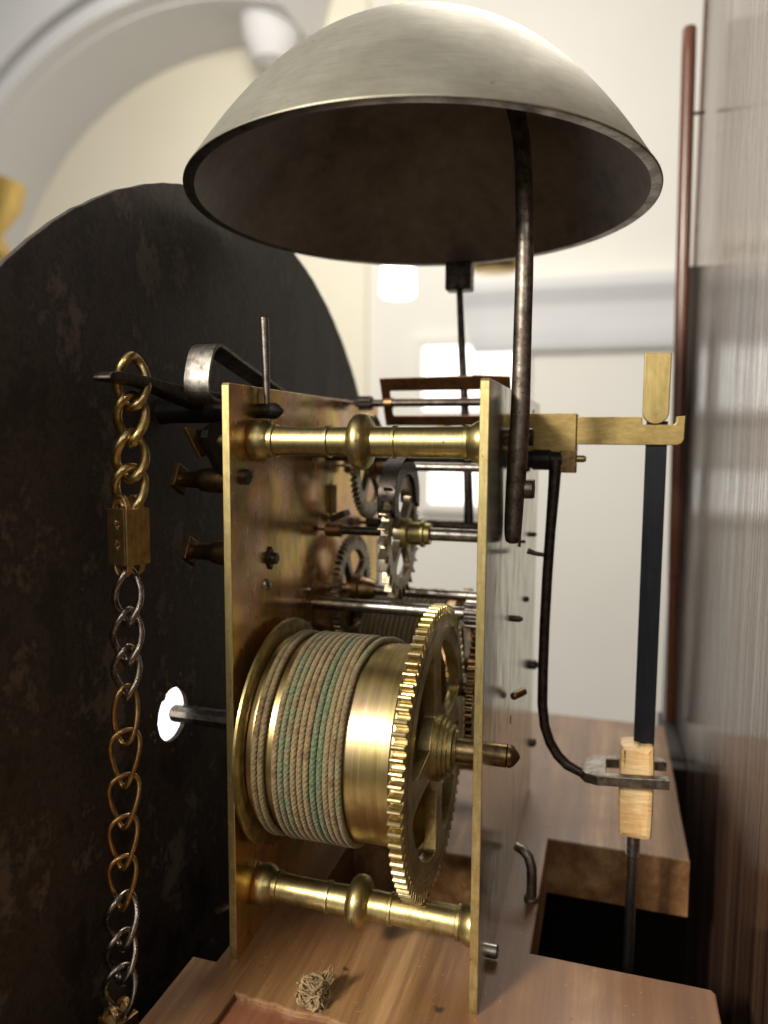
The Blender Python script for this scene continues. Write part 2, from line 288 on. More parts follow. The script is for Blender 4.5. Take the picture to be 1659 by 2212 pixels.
def finish(g, name, mats, parent=None, base=(0, 0, 0), smooth=35, shift=True):
    me = bpy.data.meshes.new(name); b = np.array(base, float)
    V = (np.array(g.v) - b) * S; me.from_pydata(V.tolist(), [], g.f); mats = mats if isinstance(mats, (list, tuple)) else [mats]
    for q in mats: me.materials.append(MAT[q])
    if len(mats) > 1: me.polygons.foreach_set('material_index', g.m)
    me.validate(); bb = bmesh.new(); bb.from_mesh(me); bmesh.ops.recalc_face_normals(bb, faces=bb.faces); bb.to_mesh(me); bb.free()
    if smooth == 35: smooth = 11 if 'b' in g.k else 35 if g.k == {'l'} else 66
    if smooth: me.shade_smooth(); me.set_sharp_from_angle(angle=R(smooth))
    else: me.shade_flat()
    o = bpy.data.objects.new(name, me); COL.objects.link(o)
    if parent is not None: o.parent = parent
    else: o.location = Vector(base) * S
    return o
BASE = {}
def tag(o, label=None, cat=None, group=None, kind=None):
    if label: o['label'] = label
    if cat: o['category'] = cat
    if group: o['group'] = group
    if kind: o['kind'] = kind
    return o
def thing(name, label, cat, base, group=None):
    o = bpy.data.objects.new(name, None); o.empty_display_size = .005; COL.objects.link(o); o.location = Vector(base) * S; BASE[o.name] = base; return tag(o, label, cat, group)
def part(name, g, mats, t, under=None, smooth=35, label=None):
    o = finish(g, name, mats, under or t, BASE[t.name], smooth)
    if label: o['label'] = label
    return o
def solo(name, g, mats, base, label=None, cat=None, group=None, kind=None, smooth=35): return tag(finish(g, name, mats, None, base, smooth), label, cat, group, kind)
def arb(t, y, z, x0, x1, r, mat='steel_dark', name='arbor'):
    g = G(); lathe(g, [(0, r * .35), (1.2, r * .4), (1.5, r), (x1 - x0 - 1.5, r), (x1 - x0 - 1.2, r * .4), (x1 - x0, r * .35)], (x0, y, z), (1, 0, 0), 20); return part(name, g, mat, t)
def pinion(t, y, z, x0, x1, r, leaves=8, mat='steel'):
    g = G(); extrude(g, gear_loops(y, z, r, r * .62, leaves, 1, 1, 0, 0), x0, x1, 'x', .12); return part('pinion', g, mat, t)

# ================================================================== SETTING: room behind, out of focus
g = G(); box(g, (-5200, 2800, -2500), (4200, 2880, 3600), 0); solo('wall', g, 'wall', (0, 2800, -2500), kind='structure')
g = G(); box(g, (-3400, 2770, -2500), (-880, 2799, 2000), 0); solo('recess_wall', g, 'wall_cream', (-2000, 2770, -2500), kind='structure')
# deep arched recess on the upper left
ax, az, ar = -1463, 526, 1216
t = thing('arch', 'pale plaster archway with moulded edge, blurred behind the round dial', 'archway', (ax, 2400, -2500))
def arc_ring(g, r0, r1, y0, y1, a0=-40, a1=180, n=64):
    pr = [(r0, y0), (r1, y0), (r1, y1), (r0, y1)]; V = []; F = []
    for i in range(n + 1):
        a = R(a0 + (a1 - a0) * i / n)
        for r, y in pr: V.append((ax + r * math.cos(a), y, az + r * math.sin(a)))
    for i in range(n):
        for k in range(4): F.append([i * 4 + k, i * 4 + (k + 1) % 4, i * 4 + 4 + (k + 1) % 4, i * 4 + 4 + k])
    F += [[3, 2, 1, 0], [n * 4 + k for k in range(4)]]; g.add(V, F)
g = G(); arc_ring(g, ar, ar + 420, 2420, 2769, 72, 180); part('soffit', g, 'wall_cool', t)
for r0, r1, y0, y1 in ((ar + 10, ar + 70, 2350, 2419), (ar + 95, ar + 150, 2330, 2419), (ar + 170, ar + 260, 2370, 2419)):
    g = G(); arc_ring(g, r0, r1, y0, y1, 72, 180); part('moulding', g, 'wall_cool', t)
g = G(); lathe(g, [(0, 5), (20, 70), (90, 105), (200, 120), (210, 5)], (-1215, 2600, 1560), (0, 0, 1), 24); part('corbel', g, 'wall_cool', t)
g = G(); lathe(g, [(0, 1), (0, 60), (60, 95), (120, 60), (190, 110), (250, 125), (260, 1)], (-1565, 1500, 560), (0, 0, 1), 24)
solo('gilt_finial', g, 'gilt', (-1565, 1500, 560), 'blurred gilt finial at the left edge above the dial', 'finial')
# cornice and bright far windows
t = thing('cornice', 'pale grey moulded cornice running behind the pendulum', 'cornice', (300, 2600, 480))
cove = [(2798, 470), (2720, 474), (2690, 490), (2664, 520), (2648, 560), (2640, 600), (2610, 640), (2560, 672), (2520, 690), (2506, 700), (2500, 735), (2798, 735)]
cove = [(2798 + (a - 2798) * .3, b) for a, b in cove]
g = G(); extrude(g, [cove], -440, 1500, 'x', 4); g.v = [(x_ + (max(0, (z_ - 470)) * -.25 if x_ < 0 else 0), y_, z_) for x_, y_, z_ in g.v]; part('moulding', g, 'wall_cool', t)
for nm, x0, x1, z0, z1, lab in (('upper', -640, -260, 255, 505, 'upper of two bright overexposed windows behind the fly'), ('lower', -610, -320, -120, 30, 'lower small bright window seen between the plates')):
    t = thing('window', lab, 'window', ((x0 + x1) / 2, 2790, z0), 'bright windows in the far wall')
    g = G(); box(g, (x0, 2782, z0), (x1, 2796, z1), 0); part('pane', g, 'pane', t)
    for a, b in (((x0 - 40, 2770, z0 - 40), (x0, 2798, z1 + 40)), ((x1, 2770, z0 - 40), (x1 + 40, 2798, z1 + 40)), ((x0, 2770, z1), (x1, 2798, z1 + 40)), ((x0, 2770, z0 - 40), (x1, 2798, z0))):
        g = G(); box(g, a, b, 3); part('frame', g, 'wall', t)
t = thing('pendant_lamp', 'glowing white glass lamp shade hanging below the bell rim', 'lamp', (-385, 1500, 455))
g = G(); lathe(g, [(0, 1), (0, 34), (6, 38), (30, 37), (110, 32), (118, 28), (118, 1)], (-385, 1500, 458), (0, 0, 1), 32); part('glass_shade', g, 'lamp_glass', t)
g = G(); cyl(g, (-385, 1500, 576), (-385, 1500, 640), 22); cyl(g, (-385, 1500, 640), (-385, 1500, 1500), 5); part('fitting', g, 'gilt', t)
g = G(); lathe(g, [(0, 1), (4, 45), (22, 60), (40, 40), (44, 1)], (-165, 1500, 496), (0, 0, 1), 24); solo('gilt_rosette', g, 'gilt', (-165, 1500, 496), 'blurred gilt ornament just under the bell rim beside the stand', 'ornament')
g = G(); lathe(g, [(0, 1), (4, 60), (120, 130), (320, 170), (330, 1)], (-475, 705, -420), (0, 0, 1), 32); solo('hole_glow', g, 'shade', (-475, 705, -420), 'added glowing white form that brightens the winding hole', 'lamp')  # no real lamp: emissive form added so the winding hole reads white

# ================================================================== CASE
t = thing('clock_case', 'dark wooden clock case with glossy lumpy varnished backboard', 'clock case', (128, 100, -380))
g = G(); box(g, (128, -260, -380), (140, 283, 460), 1.0); part('backboard', g, 'backboard', t)
g = G(); box(g, (-60, 206, -380), (127.9, 216, -21), .5); part('side_panel', g, 'case_dark', t)
g = G(); box(g, (119, 217, -380), (127.9, 282, -20.5), .5); part('side_panel', g, 'case_dark', t)
g = G(); box(g, (-60, -110, -380), (127, -100, -21), .5); part('side_panel', g, 'case_dark', t)
g = G(); box(g, (-60, -99, -380), (-52, 205, -60), .5); part('front_panel', g, 'case_dark', t)
g = G(); box(g, (-51, -99, -390), (127, 205, -381), .5); part('base_panel', g, 'case_dark', t)
g = G(); box(g, (126.8, 279, 226.5), (127.95, 283.4, 459), .3); part('edge_strip', g, 'post_wood', t)
g = G(); box(g, (121.5, 268, -20), (127.9, 282, 226), .4); part('edge_batten', g, 'case_dark', t)
t = thing('hood_post', 'slim reddish-brown varnished wooden post beside the backboard', 'post', (122, 230, -6))
g = G(); lathe(g, [(0, 3.2), (320, 3.2), (331.5, 3.15), (332.3, 2.7)], (121.8, 230, -6), (-.016, 0, 1), 28); part('shaft', g, 'post_wood', t)
g = G(); cyl(g, (119.5, 231, 288), (125, 231, 288), .8, 12); part('pin', g, 'steel_dark', t)

def wob(P, amp, step=6):
    Q = []
    for i in range(len(P)):
        a = P[i]; b = P[(i + 1) % len(P)]; L = math.dist(a, b); n = max(1, int(L / step))
        for k in range(n):
            f = k / n; Q.append((a[0] + (b[0] - a[0]) * f + (rng.normal(0, amp) if k else 0), a[1] + (b[1] - a[1]) * f + (rng.normal(0, amp) if k else 0)))
    return Q
t = thing('seat_board', 'reddish-brown wooden seat board with a deep notch cut for the pendulum', 'board', (50, 60, -19))
out = wob([(-11.8, -99), (117.2, -99), (117.2, 24.6), (116.2, 25.8), (72.4, 25.8), (72.4, 84.8), (117, 84.8), (117, 204), (-5, 204), (-5, -1.6), (-11.8, -1.6)], .06)
hole = [(4, -44), (37, -44), (36.5, -11.6), (29, -10.6), (20, -11.2), (5, -10.2)]
g = G(); extrude(g, [out, wob(hole, .25, 2), wob([(9, 40.5), (55, 40.5), (55, 66), (9, 66)], .12, 4)], -19.5, 0, 'z', .5); part('plank', g, 'seat', t)
g = G(); box(g, (-11, -46, -12), (60, -2, -1.6), .3); part('batten', g, 'seat_red', t, label='smooth red-brown batten showing in the cut-out')
g = G(); tube(g, [(70.2, 49, -6), (70.2, 49, 6), (70, 49.3, 9.6), (69, 50, 12.4), (67.2, 51, 13.6), (65, 52, 14)], [1.5, 1.5, 1.5, 1.5, 1.45, 1.2], 14); lathe(g, [(0, 2.1), (.8, 2.2), (1.2, 1.6)], (70.2, 49, 0), (0, 0, 1), 16)
solo('bent_hook', g, 'iron_stand', (70.2, 49, 0), 'bent iron hook rising from the seat board behind the back plate', 'hook')
# frayed knot of twine on the board
t = thing('twine_knot', 'frayed tan knot of twine lying on the seat board', 'knot', (24.4, -7, 0))
g = G(); c = np.array([24.4, -7.0, 3.2])
for i in range(90):
    ph = rng.uniform(0, 6.28, 3); q = np.linspace(0, 1, 22); fr = rng.uniform(3, 8, 3); cc = c + rng.normal(0, .5, 3) + (0, 0, -.4)
    P = cc + np.stack([np.sin(q * fr[k] + ph[k]) * (2.9, 2.9, 2.4)[k] * rng.uniform(.5, 1.05) for k in range(3)], 1) + rng.normal(0, .10, (22, 3)); P[:, 2] = np.maximum(P[:, 2], .25)
    tube(g, P, rng.uniform(.18, .45) * np.sin(np.pi * (q * .9 + .05)) ** .3, 6)
part('strands', g, 'twine', t)
g = G()
for i in range(22):
    a = c + (2.4, 1.6, .6) + rng.normal(0, .5, 3); b = a + np.array([rng.uniform(.2, 1.6), rng.uniform(.2, 1.8), rng.uniform(1.2, 3.8)]); mid = (a + b) / 2 + rng.normal(0, .3, 3); tube(g, [a, mid, b], [.2, .15, .05], 4)
for i in range(160):
    d = rng.normal(0, 1, 3); d /= np.linalg.norm(d); d[2] = abs(d[2]); a = c + d * 2.3; tube(g, [a, a + d * .5 + rng.normal(0, .35, 3), a + d * .8 + rng.normal(0, .6, 3)], [.07, .05, .02], 4)
for i in range(40):
    a = np.array([rng.uniform(18, 36), rng.uniform(-11, 2), .05]); d = rng.normal(0, 1, 3) * (.6, .6, .1); tube(g, [a, a + d * .5, a + d + (0, 0, .15)], [.06, .06, .03], 4)
part('frayed_ends', g, 'twine', t, label='loose frayed fibres of the knot')

# ================================================================== MOVEMENT FRAME
W, H, X1, X2 = 120., 147.7, 60.5, 62.6
t = mv = thing('clock_movement', 'brass clock movement frame: two upright plates joined by turned pillars', 'clock movement', (30, 60, 0))
def plate_loop(nick):
    P = [(0, 0), (W, 0), (W, H), (0, H)]; Q = []
    for z in np.arange(H - .6, 0, -2.3):
        d = abs(z - nick); Q.append((.02 * rng.random() + 0, z))
    return [(.4, 0), (W, 0), (W, H), (.5, H)] + Q
slot = chaikin([(66.5, 109), (70, 109), (69.5, 120), (67.2, 121)], 2)
def plate(nick, a, b, face_mat, holes=()):
    g = G(); extrude(g, [plate_loop(nick), *holes], a, b, 'x', .18)
    n = [0] * len(g.f)
    for i, f in enumerate(g.f):
        p = [g.v[k] for k in f]
        if max(q[1] for q in p) < 1.4 and max(q[0] for q in p) - min(q[0] for q in p) > .03: n[i] = 1
    g.m = n; return g
g = plate(37.5, -2.06, 0, 'f', [slot]); fp = part('front_plate', g, ['plate_front', 'brass_edge'], t)
g = plate(47.7, X1, X2, 'r'); bpl = part('back_plate', g, ['plate_rear', 'brass_edge'], t)
def pillar(y, z):
    pr = [(0.02, 4.9), (.5, 5.3), (2.2, 5.5), (3.6, 5.2), (4.8, 4.3), (5.2, 3.95), (5.7, 3.95), (5.9, 4.25), (6.5, 4.25), (6.7, 3.75), (13, 3.6), (20.2, 3.65), (20.4, 4.1), (21.1, 4.1), (21.3, 3.6), (26.2, 3.7), (26.6, 4.2), (27, 5.6), (28, 6.7), (29.3, 7.0), (30.6, 6.7), (31.6, 5.6), (32, 4.2), (32.4, 3.7), (37.4, 3.65), (37.6, 4.05), (38.3, 4.05), (38.5, 3.65), (47, 3.7), (55.0, 3.8), (55.2, 4.25), (56, 4.25), (56.2, 3.95), (56.6, 4.2), (58, 5.0), (59.4, 5.3), (60.48, 5.2)]
    g = G(); lathe(g, pr, (0, y, z), (1, 0, 0), 56); return part('pillar', g, 'brass_turned', mv)
for y, z in ((12.7, 133.8), (12.7, 13.7), (107.3, 133.8), (107.3, 13.7)): pillar(y, z)
def screw(t, under, o, d, r, h, mat='steel_dark', name='screw', slotted=True):
    d_, u, v = basis(d); g = G(); lathe(g, [(0, r), (h * .8, r), (h, r * .8)], o, d, 22)
    p = part(name, g, mat, t, under); return p
screw(t, fp, (0, 7.1, 124.8), (1, 0, 0), 2.0, 1.5); g = G(); box(g, (1.3, 5.6, 124.5), (1.72, 8.6, 125.1), .02); part('screw_slot', g, 'black_iron', t, fp)
g = G(); extrude(g, [[(19.0, 102), (21.6, 98.8), (24.2, 102), (21.6, 105.2)]], 0.05, .7, 'x', .1); part('washer', g, 'steel_dark', t, fp); screw(t, fp, (.7, 21.6, 102), (1, 0, 0), 1.6, 1.6)
g = G(); lathe(g, [(0, 1.7), (.8, 1.3), (1.1, .2)], (0, 19.2, 95.2), (1, -.2, .3), 12); part('rivet', g, 'steel', t, fp); g = G(); lathe(g, [(0, 1.2), (1.2, 1.0), (1.6, .2)], (0, 48.2, 88.2), (1, 0, 0), 14); part('rivet', g, 'steel', t, fp)
g = G(); box(g, (-3, 67.2, 110), (1.8, 69.4, 119.5), .4); part('detent', g, 'brass_dark', t, fp); g = G(); box(g, (0.1, 66.2, 108), (5.5, 72.5, 110.2), .3, rot=Matrix.Rotation(R(-25), 3, 'Y')); part('detent', g, 'steel_dark', t, fp)
# pivots and pins on the rear face
for y, z, r, h in ((54, 82.5, 1.0, 2.6), (85, 81.9, 1.0, 1.2), (98.2, 102, .9, 2.0), (107, 53.2, 1.8, 3.0), (119, 19, 1.8, 2.0), (96, 144, .8, .3), (78, 125.2, .8, 1.2)):
    g = G(); lathe(g, [(0, r), (h * .6, r), (h, r * .45)], (X2, y, z), (1, 0, 0), 16); part('pivot', g, 'steel_dark', t, bpl)
g = G(); lathe(g, [(0, .7), (.5, 1.1), (6, 1.1), (6.6, .6)], (X2 + 1.3, 44, 62.4), (.42, .9, 0), 14); part('taper_pin', g, 'brass_dark', t, bpl)
g = G(); lathe(g, [(0, .5), (1.8, .45)], (X2, 63.3, 104), (1, 0, 0), 10); box(g, (X2, 62.9, 102.3), (X2 + .5, 63.7, 105.7), .1); part('pivot', g, 'steel_dark', t, bpl)
g = G(); box(g, (X2 - .05, 51.3, 51.5), (X2 + .12, 52.3, 54), .03); part('chip', g, 'black_iron', t, bpl)
g = G(); cyl(g, (X2, 45, 135.2), (X2 + 5.2, 45, 135.2), 2.5, 26, bev=.4); part('stud', g, 'steel_dark', t, bpl)
g = G(); lathe(g, [(0, 1.8), (1.6, 1.8), (2, 1.3)], (X2, 20, 2.6), (1, 0, 0), 16); part('screw', g, 'steel', t, bpl)
# posts between movement and dial
for y, z, L in ((20, 103, 20.5), (14.5, 123.4, 20)):
    g = G(); lathe(g, [(0, 3.4), (6, 3.4), (6.3, 3.0), (6.9, 3.0), (7.2, 3.5), (12, 3.4), (14, 3.1), (15, 2.4), (L, 2.2)], (-2.1, y, z), (-1, 0, 0), 28); p = part('post', g, 'brass_dark', t)
    g = G(); a = R(17); s = 4.6
    extrude(g, [[(y + s * math.cos(a + k * math.pi / 2), z + s * math.sin(a + k * math.pi / 2)) for k in range(4)]], -2.1 - L - 1.8, -2.1 - L, 'x', .2); part('nut', g, 'brass_dark', t, p)
g = G(); lathe(g, [(0, 1.8), (2, 1.5), (3.2, .4)], (-2.1, 3.5, 133.8), (-1, 0, 0), 16); part('pillar_rivet', g, 'brass_turned', t); g = G(); lathe(g, [(0, 2.6), (2, 2.5), (3.6, 1.0)], (-2.1, 9, 14.5), (-1, 0, 0), 18); part('pillar_rivet', g, 'brass_turned', t)
g = G(); lathe(g, [(0, .9), (4.5, .9), (5, .6)], (-2.1, 1.5, 14), (-1, -.1, -.55), 12); part('pin', g, 'steel', t)

# ================================================================== STRIKE BARREL with great wheel
by, bz = 24.7, 53.4
t = thing('strike_barrel', 'brass winding barrel with large toothed great wheel nearest the camera', 'barrel', (24, by, bz))
g = G(); lathe(g, [(3.6, 24.0), (3.9, 26), (40.6, 26), (41.2, 26.6), (43.8, 26.8), (43.85, 25.6), (34.2, 25.4), (34.1, 3)], (0, by, bz), (1, 0, 0), 128); part('drum', g, 'drum', t)
g = G(); lathe(g, [(2.3, 3), (2.3, 30.2), (2.6, 30.7), (3.3, 30.7), (3.6, 30.2), (3.6, 24)], (0, by, bz), (1, 0, 0), 128); part('flange', g, 'brass_turned', t)
g = G(); extrude(g, gear_loops(by, bz, 37.7, 35.0, 84, 28.2, 11.0, 4, 7.0, R(5), 'round'), 43.9, 47.1, 'x', .14); gw = part('great_wheel', g, 'brass_wheel', t)
g = G()
for rr in (32.3,): lathe(g, [(0, rr), (.12, rr + .1), (.12, rr + .35), (0, rr + .45)], (47.08, by, bz), (1, 0, 0), 96, closed=True)
part('turned_line', g, 'brass_dark', t, gw)
g = G(); lathe(g, [(47.0, 8.6), (48.2, 8.6), (48.4, 8.0), (49.3, 8.0), (49.5, 7.2), (50.3, 7.2), (50.5, 6.2), (51.4, 6.2), (51.6, 5.0), (52.2, 4.6), (52.2, 2)], (0, by, bz), (1, 0, 0), 48); part('hub', g, 'brass_turned', t, gw)
g = G(); lathe(g, [(47, 3.2), (55, 3.2), (60.6, 3.1)], (0, by, bz), (1, 0, 0), 28); lathe(g, [(0, 3.0), (2.6, 3.0), (2.8, 2.7), (3.0, 3.05), (3.6, 2.95), (4.4, 2.4), (5.2, 1.5), (5.8, .6), (6.0, .1)], (X2 - .1, by, bz), (1, 0, 0), 32); part('arbor', g, 'bronze', t)
g = G(); lathe(g, [(0, 3.0), (7, 3.0)], (-9.2, by, bz), (1, 0, 0), 24); lathe(g, [(0, 2.0), (.6, 2.5), (24, 2.8)], (-33.5, by, bz), (1, 0, 0), 10); part('winding_square', g, 'steel', t)
# the line wound on the barrel
def wind(g, xs, R0, cy, cz, rc, strands=3, tail=None, th0=180., step=1.4):
    n = len(xs); T = []; X = []
    for i in range(n): T.append(th0 - 360 * i); X.append(xs[i])
    T = [T[0] + 250] + T; X = [X[0] - .7] + X
    if tail: T[3:3] = [T[2] - 215, T[2] - 290]; X[3:3] = [X[2] + .5, X[3] - .4]
    if tail:
        TL = T[-1]
        for dt, x_ in tail: T.append(TL - dt); X.append(x_)
    th = np.arange(T[0], T[-1], -step); xx = np.interp(-th, -np.array(T), X); a = np.radians(th)
    Rj = R0 + .05 * np.sin(a * .37)
    Cn = np.stack([xx, cy + Rj * np.cos(a), cz + Rj * np.sin(a)], 1); rad = np.stack([0 * a, np.cos(a), np.sin(a)], 1); ax_ = np.array([1., 0, 0]); s = np.radians(th0 - th) * R0
    att = []
    for k in range(strands):
        ph = s * 2 * np.pi / 4.0 + k * 2 * np.pi / strands
        P = Cn + (rad * np.cos(ph)[:, None] + ax_ * np.sin(ph)[:, None]) * rc * .28
        tube(g, P, rc * .76, 7); att.append(np.repeat((th0 - th) / 360, 7))
    return np.concatenate(att)
xs = [6.6, 8.3, 12.1, 13.75, 15.35, 17.05, 18.7, 20.35, 22.15, 23.85, 25.4, 26.95, 28.6]
g = G(); turn = wind(g, xs, 26.85, by, bz, .86, tail=[(60, 28.6), (95, 30.3), (125, 34.0), (150, 38.5)])
o = solo('barrel_line', g, 'cord', (24, by, bz), 'twisted tan and green stained line wound round the near brass barrel', 'cord', smooth=60)
at = o.data.attributes.new('verdigris', 'FLOAT', 'POINT'); val = np.zeros(len(turn))
for c0, wd, s_ in ((3.0, .5, .50), (4.0, .5, .38), (8.0, .55, .60), (9.0, .5, .56), (12.2, .7, .30), (6, 1.2, .12)): val = np.maximum(val, s_ * np.clip(1.25 - np.abs(turn - c0) / wd, 0, 1))
at.data.foreach_set('value', (val + .18).astype(np.float32))

# ================================================================== other wheels
t = thing('going_barrel', 'far barrel wound with dark brown line, half hidden behind the near barrel', 'barrel', (24, 96, 54))
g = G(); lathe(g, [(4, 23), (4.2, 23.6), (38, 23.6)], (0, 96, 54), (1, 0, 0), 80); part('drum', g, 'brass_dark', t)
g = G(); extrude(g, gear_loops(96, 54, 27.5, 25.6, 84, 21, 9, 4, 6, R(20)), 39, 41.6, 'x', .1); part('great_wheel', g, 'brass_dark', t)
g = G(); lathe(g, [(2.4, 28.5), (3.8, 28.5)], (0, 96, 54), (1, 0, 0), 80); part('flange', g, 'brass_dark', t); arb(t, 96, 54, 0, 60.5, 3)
g = G(); wind(g, [5.5 + 1.75 * i for i in range(18)], 24.4, 96, 54, .9, 2, step=4); solo('barrel_line', g, 'cord_brown', (24, 96, 54), 'dark brown line wound on the far barrel', 'cord')
t = thing('centre_wheel', 'dark brass toothed wheel between the great wheel and back plate', 'wheel', (50, 61, 57.5))
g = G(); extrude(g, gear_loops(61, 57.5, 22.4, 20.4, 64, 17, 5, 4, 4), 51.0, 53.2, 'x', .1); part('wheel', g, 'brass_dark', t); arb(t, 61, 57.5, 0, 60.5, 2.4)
t = thing('second_arbor', 'long grey steel arbor with leaf pinion just above the near barrel', 'arbor', (28, 50, 83.5))
arb(t, 50, 83.8, 0, 60.5, 2.0, 'steel'); pinion(t, 50, 83.8, 49, 58, 4.3, 9)
t = thing('third_wheel', 'grey brass wheel with crossed spokes low beside the front plate', 'wheel', (6, 74, 84))
g = G(); extrude(g, gear_loops(74, 84, 18.3, 16.4, 54, 13.4, 4, 4, 2.6, R(30)), 4.4, 6.6, 'x', .12); part('wheel', g, 'brass_grey', t)
g = G(); lathe(g, [(6.6, 5), (8.5, 5), (9, 4), (12, 3.4), (14, 2.6)], (0, 74, 84), (1, 0, 0), 28); part('collet', g, 'brass_dark', t); arb(t, 74, 84, 0, 60.5, 1.8, 'steel'); pinion(t, 74, 84, 50, 59, 4.4, 9)
t = thing('warning_wheel', 'grey toothed wheel behind the top pillar near the front plate', 'wheel', (10, 78, 125))
g = G(); extrude(g, gear_loops(78, 125.4, 17.7, 15.8, 54, 12.6, 3.6, 4, 2.6, R(52)), 9.2, 11.2, 'x', .12); part('wheel', g, 'brass_grey', t)
g = G(); lathe(g, [(11.2, 4.2), (13, 4.2), (13.5, 3.2), (19, 3.0), (19.6, 2)], (0, 78, 125.4), (1, 0, 0), 28); part('collet', g, 'brass_dark', t); arb(t, 78, 125.4, 0, 60.5, 1.4, 'steel'); pinion(t, 78, 125.4, 1.5, 6, 2.6)
t = thing('escape_wheel', 'escape wheel with pointed hooked teeth below the steel anchor', 'wheel', (26, 59.3, 105.5))
g = G(); extrude(g, gear_loops(59.3, 105.6, 20.8, 17.2, 30, 13.8, 4.6, 4, 3.0, R(45), 'esc'), 25.2, 27.6, 'x', .15); part('wheel', g, 'brass_grey', t)
g = G(); lathe(g, [(27.6, 4.9), (29.2, 4.7), (29.8, 3.7), (33, 3.6), (33.3, 4.2), (34.2, 4.2), (34.5, 3.4), (36, 3.3), (36.3, 2.2)], (0, 59.3, 105.6), (1, 0, 0), 32); part('collet', g, 'brass_turned', t)
arb(t, 59.3, 105.6, 34, 60.5, 2.0, 'steel'); arb(t, 59.3, 105.6, 0, 34, 1.4, 'steel_dark'); g = G(); lathe(g, [(2, 2.2), (7, 2.2), (7.4, 1.8)], (0, 59.3, 105.6), (1, 0, 0), 18); part('collar', g, 'brass_dark', t)

# ================================================================== pallets with crutch
t = thing('pallet_crutch', 'steel anchor and arbor with long bent crutch rod ending in a slotted fork', 'crutch', (72, 60, 36))
arb(t, 60, 129, 0, X2, 1.5)
A = []
for a in np.linspace(200, -20, 30): A.append((60 + 15.0 * math.cos(R(a)), 115.5 + 13.6 * math.sin(R(a))))
Bk = []
for a in np.linspace(-14, 194, 30): Bk.append((60 + 10.2 * math.cos(R(a)), 115.2 + 8.6 * math.sin(R(a))))
A[0] = (46.2, 111.5); A[-1] = (74.5, 112.5); Bk[0] = (70.6, 114.8); Bk[-1] = (50.2, 113)
g = G(); extrude(g, [A + Bk], 23.2, 28.6, 'x', .2); part('anchor', g, 'steel_dark', t)
g = G(); lathe(g, [(0, 2.5), (3, 2.6), (3.2, 3.0), (8, 3.0), (8.4, 2.5), (11.6, 2.4)], (X2 + .6, 59.5, 128.8), (1, 0, 0), 26); part('collet', g, 'black_iron', t)
g = G(); box(g, (74.2, 57.5, 125.2), (78.8, 61, 131.6), .3); part('back_cock_lug', g, 'brass_dark', t); g = G(); lathe(g, [(0, 1.0), (2.3, 1.0), (3, .6)], (78.4, 59.5, 129.2), (1, 0, 0), 16); part('pivot', g, 'brass_turned', t)
g = G(); tube(g, [(71.6, 58.5, 101), (68, 58.5, 101.3), (65.6, 58.6, 102)], [.7, .7, .95], 10); part('stop_pin', g, 'steel_dark', t)
P = [(72.9, 58.5, 129), (72.7, 58.5, 122), (72.0, 58.5, 108), (71.5, 58.5, 96), (71.1, 58.5, 80), (71, 58.5, 66), (71.1, 58.5, 56), (71.9, 58.5, 49.5), (73.6, 58.5, 44.6), (76, 58.5, 40.8), (78.8, 58.5, 38.2), (82.6, 58.8, 36.4), (85, 59, 36.0)]
g = G(); tube(g, P, [1.9, 1.7] + [1.5] * 9 + [1.3, 1.1], 16); part('crutch_rod', g, 'steel_dark', t)
F = [(82.3, 59.8), (84, 56.2), (87.5, 54.6), (107.2, 54.6), (107.2, 57.2), (90, 57.2), (90, 67.2), (107.2, 67.2), (107.2, 70), (87, 70), (84, 67)]
g = G(); extrude(g, [F], 34.4, 37.4, 'z', .25)
g.v = [(x_, y_, z_ + (x_ - 82) * .075) for x_, y_, z_ in g.v]; part('fork', g, 'iron_stand', t)

# ================================================================== suspension cock and pendulum
t = thing('suspension_cock', 'brass bracket arm with notched end holding the pendulum', 'bracket', (X2, 66, 136))
g = G(); box(g, (X2 + .05, 60, 130.8), (78.4, 72, 142.2), .25); part('block', g, 'brass_cock', t)
P = [(78.42, 133.3), (105.6, 133.3), (106.8, 133.8), (107.4, 135), (107.5, 141.3), (105.4, 141.3), (105.2, 139.6), (104.6, 139.0), (96.3, 139.0), (96.2, 141.2), (78.42, 141.2)]
g = G(); extrude(g, [P], 60.6, 65, 'y', .22); part('arm', g, 'brass_cock', t)
g = G(); cyl(g, (70, 66, 129.6), (70, 66, 130.9), 2, 16); part('screw', g, 'steel_dark', t)
t = thing('pendulum', 'pendulum with blue-black flat rod, amber block and threaded steel rod below', 'pendulum', (99, 62.5, -60))
P = [(96.2, 158.8), (96.2, 143)] + [(99.7 + 3.5 * math.cos(R(a)), 142.6 + 3.5 * math.sin(R(a))) for a in np.linspace(190, 350, 16)] + [(103.2, 143), (103.2, 158.6)]
g = G(); extrude(g, [P], 60.0, 63.2, 'y', .25); tabp = part('suspension_tab', g, 'brass_tab', t); g = G(); lathe(g, [(0, .75), (.25, .7)], (99.7, 60.05, 142.4), (0, -1, 0), 18); part('pin', g, 'brass_tab', t, tabp)
g = G(); box(g, (97.4, 61.7, 44), (103.1, 63.2, 140), .2); part('flat_rod', g, 'blued', t)
P = chaikin([(93.6, 45.9), (93.9, 19.2), (95, 18.4), (102.4, 18.2), (103.4, 19), (103.3, 45.6), (102.3, 46.6), (99.8, 46.0), (98, 46.8), (94.4, 46.4)], 1)
g = G(); extrude(g, [P], 58.2, 66.2, 'y', 1.4); part('amber_block', g, 'amber', t)
pr = [(0, 1.5)]
for i in range(9): pr += [(.2 + i * .8, 1.55), (.5 + i * .8, 2.05), (.7 + i * .8, 2.05)]
pr += [(7.6, 1.55), (200, 1.5)]
g = G(); lathe(g, pr, (98.4, 62.3, 18.6), (0, 0, -1), 28); part('threaded_rod', g, 'rod_steel', t)

